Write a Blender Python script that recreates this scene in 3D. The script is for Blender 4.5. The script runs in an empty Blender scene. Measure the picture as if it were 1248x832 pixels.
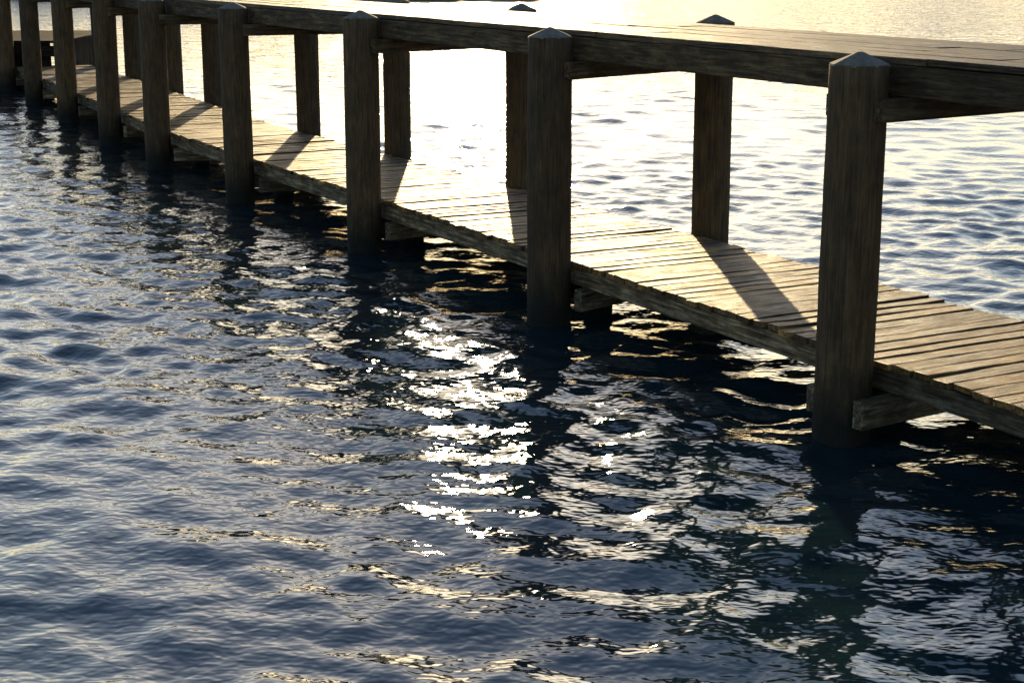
import bpy, math, random
import numpy as np
from mathutils import Vector, Matrix
random.seed(7); rng=np.random.default_rng(23)
scene=bpy.context.scene
col=scene.collection

# ---------------------------------------------------------------- camera
cam_d=bpy.data.cameras.new("camera"); cam=bpy.data.objects.new("camera",cam_d); col.objects.link(cam)
cam.location=(0,0,2.6); cam.rotation_euler=(math.radians(90-13.39),0,0)
cam_d.lens=57.7; cam_d.sensor_width=36; cam_d.clip_start=0.1; cam_d.clip_end=8000
scene.camera=cam
scene.view_settings.view_transform='Standard'
try: scene.view_settings.look='None'
except Exception: pass
scene.view_settings.exposure=0

# ---------------------------------------------------------------- light
SUN_EL=math.radians(11.9); SUN_AZ=math.radians(-1.2)
w=bpy.data.worlds.new("World"); scene.world=w; w.use_nodes=True
nt=w.node_tree; bg=nt.nodes['Background']; sky=nt.nodes.new('ShaderNodeTexSky')
sky.sky_type='NISHITA'; sky.sun_disc=False; sky.sun_elevation=SUN_EL; sky.sun_rotation=SUN_AZ
sky.air_density=1.05; sky.dust_density=0.55; sky.ozone_density=1.6
mx=nt.nodes.new('ShaderNodeMix'); mx.data_type='RGBA'; mx.blend_type='MULTIPLY'; mx.inputs[0].default_value=1
mx.inputs[7].default_value=(1.02,1.04,1.12,1)
nt.links.new(sky.outputs[0],mx.inputs[6])
nt.links.new(mx.outputs[2],bg.inputs[0]); bg.inputs[1].default_value=0.15
sd=bpy.data.lights.new("sun",'SUN'); sd.energy=5.0; sd.angle=math.radians(0.5); sd.color=(1,0.76,0.42)
so=bpy.data.objects.new("sun",sd); col.objects.link(so)
sdir=Vector((math.sin(SUN_AZ)*math.cos(SUN_EL),math.cos(SUN_AZ)*math.cos(SUN_EL),math.sin(SUN_EL)))
so.rotation_euler=sdir.to_track_quat('Z','Y').to_euler()

# ---------------------------------------------------------------- node helpers
def newmat(name):
    m=bpy.data.materials.new(name); m.use_nodes=True
    return m,m.node_tree,m.node_tree.nodes['Principled BSDF']
def N(nt,t,**kw):
    n=nt.nodes.new(t)
    for k,v in kw.items():
        if k in n.inputs.keys(): n.inputs[k].default_value=v
        else: setattr(n,k,v)
    return n
def ramp(nt,fac,stops):
    r=nt.nodes.new('ShaderNodeValToRGB'); e=r.color_ramp.elements
    e[0].position,e[0].color=stops[0][0],(*stops[0][1],1)
    e[1].position,e[1].color=stops[-1][0],(*stops[-1][1],1)
    for p,c in stops[1:-1]:
        x=e.new(p); x.color=(*c,1)
    nt.links.new(fac,r.inputs[0]); return r.outputs[0]
def mixc(nt,mode,f,a,b):
    m=nt.nodes.new('ShaderNodeMix'); m.data_type='RGBA'; m.blend_type=mode
    for sock,v in ((m.inputs[0],f),(m.inputs[6],a),(m.inputs[7],b)):
        if hasattr(v,'links'): nt.links.new(v,sock)
        else: sock.default_value=v if not isinstance(v,tuple) else (*v,1)
    return m.outputs[2]
def math_(nt,op,a,b=None,c=None,clamp=False):
    m=nt.nodes.new('ShaderNodeMath'); m.operation=op; m.use_clamp=clamp
    for i,v in enumerate((a,b,c)):
        if v is None: continue
        if hasattr(v,'links'): nt.links.new(v,m.inputs[i])
        else: m.inputs[i].default_value=v
    return m.outputs[0]

def wood(name,dark,mid,light,rough=0.62,bump=0.012,wet=False,spec=0.5,gs=26,patchf=.9,varf=.9,stain=0.0):
    m,nt,b=newmat(name); L=nt.links.new
    at=N(nt,'ShaderNodeAttribute',attribute_name='gcoord')
    rn=N(nt,'ShaderNodeAttribute',attribute_name='rnd')
    mp=N(nt,'ShaderNodeMapping'); mp.inputs['Scale'].default_value=(2.0,gs,gs); L(at.outputs['Vector'],mp.inputs[0])
    n1=N(nt,'ShaderNodeTexNoise',Scale=1.6,Detail=8,Roughness=0.68,Distortion=0.4); L(mp.outputs[0],n1.inputs['Vector'])
    mp2=N(nt,'ShaderNodeMapping'); mp2.inputs['Scale'].default_value=(2.6,5,5); L(at.outputs['Vector'],mp2.inputs[0])
    n2=N(nt,'ShaderNodeTexNoise',Scale=1.9,Detail=7,Roughness=0.72); L(mp2.outputs[0],n2.inputs['Vector'])
    c1=ramp(nt,n1.outputs[0],[(0.34,dark),(0.5,mid),(0.66,light)])
    patch=ramp(nt,n2.outputs[0],[(0.34,(0.28,0.27,0.25)),(0.52,(0.85,0.84,0.8)),(0.68,(1.45,1.42,1.32))])
    c2=mixc(nt,'MULTIPLY',patchf,c1,patch)
    var=ramp(nt,rn.outputs['Fac'],[(0,(0.38,0.37,0.36)),(0.5,(0.9,0.87,0.82)),(1,(1.45,1.32,1.10))])
    c3=mixc(nt,'MULTIPLY',varf,c2,var)
    if stain:
        g2=N(nt,'ShaderNodeNewGeometry')
        n4=N(nt,'ShaderNodeTexNoise',Scale=1.7,Detail=8,Roughness=0.75,Distortion=.6); L(g2.outputs['Position'],n4.inputs['Vector'])
        c3=mixc(nt,'MULTIPLY',stain,c3,ramp(nt,n4.outputs[0],[(0.36,(0.22,0.21,0.19)),(0.5,(0.75,0.73,0.70)),(0.60,(1.1,1.1,1.1))]))
        mp5=N(nt,'ShaderNodeMapping'); mp5.inputs['Scale'].default_value=(1.5,70,70); L(at.outputs['Vector'],mp5.inputs[0])
        n5=N(nt,'ShaderNodeTexNoise',Scale=1.0,Detail=4,Roughness=0.6); L(mp5.outputs[0],n5.inputs['Vector'])
        c3=mixc(nt,'MULTIPLY',1.0,c3,ramp(nt,n5.outputs[0],[(0.36,(0.10,0.09,0.08)),(0.43,(1,1,1))]))
    rr=ramp(nt,n2.outputs[0],[(0.3,(rough-.14,)*3),(0.7,(rough+.16,)*3)])
    if wet:
        g=N(nt,'ShaderNodeNewGeometry'); sx=N(nt,'ShaderNodeSeparateXYZ'); L(g.outputs['Position'],sx.inputs[0])
        zz=math_(nt,'ADD',sx.outputs[2],math_(nt,'MULTIPLY',n2.outputs[0],0.35))
        f=ramp(nt,zz,[(0.28,(1,1,1)),(0.62,(0,0,0))])
        c3=mixc(nt,'MIX',f,c3,(0.012,0.012,0.008))
    L(c3,b.inputs['Base Color']); L(rr,b.inputs['Roughness'])
    b.inputs['Specular IOR Level'].default_value=spec
    h=math_(nt,'ADD',n1.outputs[0],math_(nt,'MULTIPLY',n2.outputs[0],0.6))
    bp=N(nt,'ShaderNodeBump',Strength=0.9,Distance=bump); L(h,bp.inputs['Height']); L(bp.outputs[0],b.inputs['Normal'])
    return m
M_deck=wood("weathered_deck_wood",(0.080,0.040,0.010),(0.37,0.205,0.066),(0.66,0.41,0.155),0.50,0.024,spec=.36,stain=.9)
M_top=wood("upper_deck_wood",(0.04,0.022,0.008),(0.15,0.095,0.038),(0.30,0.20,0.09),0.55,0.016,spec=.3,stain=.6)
M_beam=wood("weathered_beam_wood",(0.055,0.037,0.020),(0.165,0.122,0.074),(0.40,0.34,0.25),0.75,0.012,spec=.25,patchf=1)
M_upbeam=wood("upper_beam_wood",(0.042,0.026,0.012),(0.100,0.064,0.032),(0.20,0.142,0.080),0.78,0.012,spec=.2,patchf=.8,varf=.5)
M_post=wood("post_wood",(0.060,0.036,0.017),(0.112,0.070,0.034),(0.165,0.110,0.058),0.8,0.008,wet=True,spec=.25,gs=44,patchf=.6)
M_dark=wood("tarred_timber",(0.012,0.010,0.008),(0.025,0.020,0.015),(0.05,0.04,0.03),0.9,0.01,spec=.1)

def capmat():
    m,nt,b=newmat("post_cap_metal"); 
    n=N(nt,'ShaderNodeTexNoise',Scale=22,Detail=6,Roughness=0.7)
    tc=N(nt,'ShaderNodeTexCoord'); nt.links.new(tc.outputs['Object'],n.inputs['Vector'])
    nt.links.new(ramp(nt,n.outputs[0],[(0.3,(0.09,0.075,0.055)),(0.6,(0.18,0.155,0.12)),(0.75,(0.28,0.25,0.20))]),b.inputs['Base Color'])
    b.inputs['Roughness'].default_value=0.85
    return m
M_cap=capmat()

# ---------------------------------------------------------------- pier frame (s along, q across, z)
A1,A2=math.radians(28.24),math.radians(24.6)
DS=0.05; S0=-12.0; S1=34.0
ss=np.arange(S0,S1,DS); tt=np.clip((ss-11.8)/2.4,0,1); ang=A1+(A2-A1)*(tt*tt*(3-2*tt))
dx=-np.sin(ang)*DS; dy=np.cos(ang)*DS
cx=np.concatenate([[0],np.cumsum(dx)[:-1]]); cy=np.concatenate([[0],np.cumsum(dy)[:-1]])
i0=int(round((0-S0)/DS)); cx=cx-cx[i0]+1.800; cy=cy-cy[i0]+8.616
def W(s,q,z):
    x=np.interp(s,ss,cx); y=np.interp(s,ss,cy); a=np.interp(s,ss,ang)
    return Vector((x+q*math.cos(a), y+q*math.sin(a), z))

class MB:
    def __init__(s): s.v=[];s.f=[];s.g=[];s.r=[];s.sm=[]
    def board(self,A,B,wd,th,seg=1,jit=0.002,up=Vector((0,0,1)),tw=0.0):
        A=Vector(A);B=Vector(B); d=(B-A); L=d.length; d.normalize()
        side=d.cross(up).normalized(); u=side.cross(d).normalized()
        if tw: 
            R=Matrix.Rotation(tw,3,d); side=R@side; u=R@u
        r=random.random(); off=Vector((random.uniform(0,50),random.uniform(0,50),random.uniform(0,50)))
        base=len(self.v)
        for i in range(seg+1):
            t=i/seg; c=A+d*(L*t)
            for a,b in ((-1,-1),(1,-1),(1,1),(-1,1)):
                ja=random.uniform(-jit,jit); jb=random.uniform(-jit,jit)*0.5
                self.v.append(c+side*(a*wd/2+ja)+u*(b*th/2+jb))
                self.g.append(Vector((L*t,a*wd/2,b*th/2))+off); self.r.append(r)
        for i in range(seg):
            o=base+4*i
            for k in range(4):
                k2=(k+1)%4
                self.f.append((o+k,o+k2,o+4+k2,o+4+k)); self.sm.append(False)
        self.f.append((base+3,base+2,base+1,base)); self.sm.append(False)
        e=base+4*seg; self.f.append((e,e+1,e+2,e+3)); self.sm.append(False)
    def post(self,x,y,z0,z1,r,n=24,lean=(0,0),top=True):
        rr=random.uniform(.35,.75); off=Vector((random.uniform(0,50),random.uniform(0,50),random.uniform(0,50)))
        base=len(self.v); m=int((z1-z0)/0.09)
        ph=[random.uniform(0,6.28) for _ in range(4)]
        for i in range(m+1):
            z=z0+(z1-z0)*i/m
            for k in range(n):
                a=2*math.pi*k/n
                q=r*(1+0.012*math.sin(2*a+ph[0]+z*1.1)+0.008*math.sin(5*a+ph[1]+z*2.3)+0.006*math.sin(9*a+ph[2])+0.006*math.sin(z*5+ph[3]))
                q+=random.uniform(-.0012,.0012)
                px=math.cos(a)*q; py=math.sin(a)*q
                self.v.append(Vector((x+px+lean[0]*(z-1),y+py+lean[1]*(z-1),z)))
                self.g.append(Vector((z,px,py))+off); self.r.append(rr)
        for i in range(m):
            for k in range(n):
                k2=(k+1)%n; o=base+i*n
                self.f.append((o+k,o+k2,o+n+k2,o+n+k)); self.sm.append(True)
        self.f.append(tuple(base+m*n+k for k in range(n))); self.sm.append(False)
    def cone(self,x,y,z0,r,h,n=8,lip=0.012):
        base=len(self.v)
        rings=[(r,z0-lip),(r*1.0,z0),(r*0.52,z0+h*0.52),(0.012,z0+h)]
        for q,z in rings:
            for k in range(n):
                a=2*math.pi*(k+.5)/n
                self.v.append(Vector((x+q*math.cos(a),y+q*math.sin(a),z))); self.g.append(Vector((z,q,a))); self.r.append(.5)
        for i in range(3):
            for k in range(n):
                k2=(k+1)%n; o=base+i*n
                self.f.append((o+k,o+k2,o+n+k2,o+n+k)); self.sm.append(False)
        self.f.append(tuple(base+3*n+k for k in range(n))); self.sm.append(False)
        self.f.append(tuple(base+k for k in range(n))[::-1]); self.sm.append(False)
    def make(self,name,mat,parent=None,bevel=0.0):
        me=bpy.data.meshes.new(name); me.from_pydata([tuple(v) for v in self.v],[],self.f)
        a=me.attributes.new('gcoord','FLOAT_VECTOR','POINT'); a.data.foreach_set('vector',np.array([tuple(g) for g in self.g],dtype=np.float32).ravel())
        a=me.attributes.new('rnd','FLOAT','POINT'); a.data.foreach_set('value',np.array(self.r,dtype=np.float32))
        me.polygons.foreach_set('use_smooth',self.sm); me.materials.append(mat); me.update()
        o=bpy.data.objects.new(name,me); col.objects.link(o)
        if parent: o.parent=parent
        if bevel:
            b=o.modifiers.new('bevel','BEVEL'); b.width=bevel; b.segments=2; b.limit_method='ANGLE'; b.angle_limit=math.radians(50)
        return o

pier=bpy.data.objects.new("wooden_pier",None); col.objects.link(pier)
SF=[-9.75,-6.5,-3.25,0,3.25,6.57,9.92,12.94,15.8,19.1,22.4,25.6]
SB=[-9.6,-6.3,-3.0,0.20,3.80,6.92,9.75,12.45,17.0,19.5,22.6,25.6]
QB=1.77; END=25.9; START=-10
posts=MB(); caps=MB(); cross=MB(); upbeam=MB(); beams=MB(); deck=MB(); under=MB(); upper=MB()
for i,(a,b) in enumerate(zip(SF,SB)):
    p=W(a,0,0); lx,ly=random.uniform(-.004,.004),random.uniform(-.004,.004)
    zt=2.02+random.uniform(-.01,.012)
    posts.post(p.x,p.y,-1.2,zt,0.155,lean=(lx,ly)); caps.cone(p.x+lx,p.y+ly,zt+.005,0.159,0.062)
    p=W(b,QB,0); zt=2.065+random.uniform(-.01,.012)
    lx,ly=random.uniform(-.004,.004),random.uniform(-.004,.004)
    posts.post(p.x,p.y,-1.2,zt,0.146,lean=(lx,ly)); caps.cone(p.x+lx,p.y+ly,zt+.005,0.150,0.055)
    p=W(a+.35,0.62,0); under.post(p.x,p.y,-1.2,0.262,0.115)
    for sg in (-1,1):
        ov=-.06 if i==3 else random.uniform(.12,.16)
        cross.board(W(a+sg*.198,ov,.190),W(b+sg*.19,QB+.17,.190),.075,.155,seg=4)
        upbeam.board(W(a+sg*.193,-.02 if i==3 else .03,1.80),W(b+sg*.185,QB+.15,1.80),.07,.118,seg=4)
# longitudinal beams per bay
def longi(mb,q,z,wd,th,cuts,seg=6,gap=.003,jit=.003):
    for c0,c1 in zip(cuts[:-1],cuts[1:]):
        mb.board(W(c0+gap,q,z),W(c1-gap,q,z),wd,th,seg=seg,jit=jit)
lower_cuts=[START,-6.5,-3.25,0,3.25,6.57,9.92,12.94,15.8,19.1,22.4,END]
for q in (.235,.88,1.535): longi(beams,q,.334,.075,.124,lower_cuts)
longi(upbeam,.235,1.940,.10,.158,lower_cuts)
for q in (.88,1.535): longi(upbeam,q,1.988,.10,.062,lower_cuts)
# lower deck planks (across)
s=START
while s<END:
    wd=random.choice([.115,.12,.125,.13,.135]); e0=random.uniform(-.022,.014); e1=random.uniform(-.014,.022)
    tz=random.uniform(-.006,.006)
    deck.board(W(s+wd/2+random.uniform(-.003,.003),.18+e0,.42+tz),W(s+wd/2+random.uniform(-.004,.004),1.59+e1,.42+random.uniform(-.006,.006)),wd,.038,seg=7,jit=.0055,tw=random.uniform(-.06,.06))
    s+=wd+random.uniform(.010,.024)
# upper deck boards (lengthwise)
for k in range(6):
    q=.30+k*.236
    off=random.uniform(-1.5,1.5)
    cuts=[START]+[c+off*.4 for c in lower_cuts[1:-1]]+[END]
    for c0,c1 in zip(cuts[:-1],cuts[1:]):
        z=2.042+random.uniform(-.003,.003)
        upper.board(W(c0+.004,q,z),W(c1-.004,q,z+random.uniform(-.003,.003)),.214,.04,seg=6,jit=.004,tw=random.uniform(-.02,.02))
posts.make("posts",M_post,pier); caps.make("post_caps",M_cap,pier)
under.make("under_deck_piles",M_post,pier)
cross.make("cross_beams",M_beam,pier,.006); beams.make("stringers",M_beam,pier,.006)
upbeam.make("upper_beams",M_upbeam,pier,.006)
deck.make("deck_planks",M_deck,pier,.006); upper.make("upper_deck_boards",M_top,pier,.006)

# ---------------------------------------------------------------- far quay with mooring pile
quay=bpy.data.objects.new("timber_quay",None); col.objects.link(quay)
qb=MB()
x=-24.0
while x<-8.75:
    qb.board((x,32.0+random.uniform(-.015,.015),-1.0),(x,32.0+random.uniform(-.015,.015),.86+random.uniform(-.02,.02)),.24,.12,seg=3,jit=.006,up=Vector((0,1,0))); x+=.25
y=32.2
while y<36:
    qb.board((-8.78,y,-1.0),(-8.78,y,.86),.24,.12,seg=3,jit=.006,up=Vector((1,0,0))); y+=.25
qb.board((-24.2,31.9,.72),(-8.66,31.9,.72),.10,.2,seg=12)
y=31.95
while y<36:
    qb.board((-24.2,y+.1,.89),(-8.65,y+.1,.89),.21,.05,seg=10); y+=.22
qb.make("sheet_wall",M_dark,quay,.006)
mp=MB(); mp.post(-10.1,32.6,-.5,1.75,.15); mp.make("mooring_pile_shaft",M_post)
mo=bpy.data.objects["mooring_pile_shaft"]; mo.name="mooring_pile"
mc=MB(); mc.cone(-10.1,32.6,1.755,.165,.08); mc.make("pile_cap",M_cap,mo)

# ---------------------------------------------------------------- breakwater & far shore
def rock_mat():
    m,nt,b=newmat("rock"); n=N(nt,'ShaderNodeTexNoise',Scale=1.3,Detail=8,Roughness=.7)
    tc=N(nt,'ShaderNodeTexCoord'); nt.links.new(tc.outputs['Object'],n.inputs['Vector'])
    nt.links.new(ramp(nt,n.outputs[0],[(0.3,(0.03,0.028,0.024)),(0.7,(0.2,0.19,0.17))]),b.inputs['Base Color']); b.inputs['Roughness'].default_value=.85
    return m
import bmesh
bm=bmesh.new()
for i in range(260):
    t=random.random(); px=-60+62*t; py=92+random.gauss(0,1.1)+ (1-t)*6
    h=max(0,1.1-abs(py-92-(1-t)*6)*.5)
    r=random.uniform(.35,.9)
    res=bmesh.ops.create_icosphere(bm,subdivisions=2,radius=r)
    sc=Vector((random.uniform(.8,1.4),random.uniform(.8,1.2),random.uniform(.6,.9)))
    for v in res['verts']:
        k=1+random.uniform(-.14,.14)
        v.co=Vector((v.co.x*sc.x*k+px,v.co.y*sc.y*k+py,v.co.z*sc.z*k+h-.1))
me=bpy.data.meshes.new("rock_breakwater"); bm.to_mesh(me); bm.free(); me.materials.append(rock_mat())
o=bpy.data.objects.new("rock_breakwater",me); col.objects.link(o)
# hills
def hills():
    m,nt,b=newmat("distant_foliage"); n=N(nt,'ShaderNodeTexNoise',Scale=.05,Detail=8)
    tc=N(nt,'ShaderNodeTexCoord'); nt.links.new(tc.outputs['Object'],n.inputs['Vector'])
    nt.links.new(ramp(nt,n.outputs[0],[(0.35,(0.03,0.045,0.03)),(0.7,(0.09,0.11,0.08))]),b.inputs['Base Color']); b.inputs['Roughness'].default_value=.9
    vs=[];fs=[]; n=160
    for j in range(8):
        for i in range(n+1):
            X=-3000+6000*i/n; r=j/7
            H=22*(math.sin(X*.004)+1.6+.5*math.sin(X*.011+1)+.3*math.sin(X*.031+2)+.12*math.sin(X*.11))*math.sin(r*math.pi/2)+random.uniform(-1,1)*2*r
            vs.append((X,2100+r*260,H-2))
    for j in range(7):
        for i in range(n):
            a=j*(n+1)+i; fs.append((a,a+1,a+n+2,a+n+1))
    me=bpy.data.meshes.new("distant_hills"); me.from_pydata(vs,[],fs); me.materials.append(m)
    o=bpy.data.objects.new("distant_hills",me); col.objects.link(o)
hills()

# ---------------------------------------------------------------- water
def axis(lo,a,b,hi,d,g):
    c=list(np.arange(a,b,d)); st=d; x=c[-1]
    while x<hi: st*=g; x+=st; c.append(x)
    pre=[]; st=d; x=a
    while x>lo: st*=g; x-=st; pre.append(x)
    return np.array(pre[::-1]+c)
xs=axis(-3000,-6,4.5,3000,.026,1.025)
ys=axis(-60,4.6,16,3200,.026,1.008)
ys=ys[(ys>4.0)|((np.arange(len(ys))%6)==0)]
X,Y=np.meshgrid(xs,ys); gx=np.gradient(xs); gy=np.gradient(ys)
D=np.maximum(gx[None,:],gy[:,None])
Z=np.zeros_like(X)
NC=84
lam=np.exp(rng.uniform(np.log(.15),np.log(1.5),NC))
for i in range(NC):
    l=lam[i]; th=rng.normal(0,math.radians(60))+math.radians(-100)   # travelling toward camera
    k=2*math.pi/l; sl=.110*math.sqrt(2/NC)*(1.28 if .22<l<.65 else .75)
    wgt=np.clip((l/D-3)/3,0,1)
    ph=rng.uniform(0,6.28)
    # slow phase warping so crests are irregular
    warp=.9*np.sin(X*.9+Y*.35+ph*2)+.9*np.sin(Y*1.1-X*.5+ph*3)
    Z+=wgt*(sl/k)*np.sin(k*(X*math.cos(th)+Y*math.sin(th))+ph+warp*.9)
mod=1+.28*np.sin(X*.55+Y*.21+1)*np.sin(Y*.43-X*.17+2)+.15*np.sin(X*1.3-Y*.7)
Z*=mod
nv=X.size; ny,nx=X.shape
co=np.stack([X,Y,Z],-1).reshape(-1,3).astype(np.float32)
idx=np.arange(nv).reshape(ny,nx)
q=np.stack([idx[:-1,:-1],idx[:-1,1:],idx[1:,1:],idx[1:,:-1]],-1).reshape(-1,4).astype(np.int32)
me=bpy.data.meshes.new("water"); me.vertices.add(nv); me.vertices.foreach_set('co',co.ravel())
nf=len(q); me.loops.add(nf*4); me.loops.foreach_set('vertex_index',q.ravel())
me.polygons.add(nf); me.polygons.foreach_set('loop_start',np.arange(0,nf*4,4,dtype=np.int32))
me.update(calc_edges=True); me.polygons.foreach_set('use_smooth',np.ones(nf,dtype=bool)); me.update()
m,nt,b=newmat("water"); L=nt.links.new
nt.nodes.remove(b); out=nt.nodes['Material Output']
dif=N(nt,'ShaderNodeBsdfDiffuse',Color=(0.008,0.027,0.033,1))
glo=N(nt,'ShaderNodeBsdfAnisotropic'); glo.distribution='BECKMANN'; glo.inputs['Color'].default_value=(1,1,1,1); glo.inputs['Roughness'].default_value=.125
fr=N(nt,'ShaderNodeFresnel',IOR=1.78); ms=N(nt,'ShaderNodeMixShader')
L(fr.outputs[0],ms.inputs[0]); L(dif.outputs[0],ms.inputs[1]); L(glo.outputs[0],ms.inputs[2]); L(ms.outputs[0],out.inputs['Surface'])
tc=N(nt,'ShaderNodeTexCoord'); sx=N(nt,'ShaderNodeSeparateXYZ'); L(tc.outputs['Object'],sx.inputs[0])
far=math_(nt,'DIVIDE',math_(nt,'SUBTRACT',sx.outputs[1],22.0),20.0,clamp=True)
mp=N(nt,'ShaderNodeMapping'); mp.inputs['Scale'].default_value=(.85,1.15,1); mp.inputs['Rotation'].default_value=(0,0,.15); L(tc.outputs['Object'],mp.inputs[0])
nA=N(nt,'ShaderNodeTexNoise',Scale=2.4,Detail=3,Roughness=.5,Distortion=.3); L(mp.outputs[0],nA.inputs['Vector'])
nB=N(nt,'ShaderNodeTexNoise',Scale=16,Detail=1.0,Roughness=.5,Distortion=.2); L(mp.outputs[0],nB.inputs['Vector'])
h=math_(nt,'ADD',math_(nt,'MULTIPLY',math_(nt,'MULTIPLY',nA.outputs[0],far),.16),math_(nt,'MULTIPLY',nB.outputs[0],.0062))
bp=N(nt,'ShaderNodeBump',Strength=1.0,Distance=1.0); L(h,bp.inputs['Height'])
for n_ in (dif,glo,fr): L(bp.outputs[0],n_.inputs['Normal'])
me.materials.append(m)
o=bpy.data.objects.new("water",me); col.objects.link(o)
print("verts",nv)
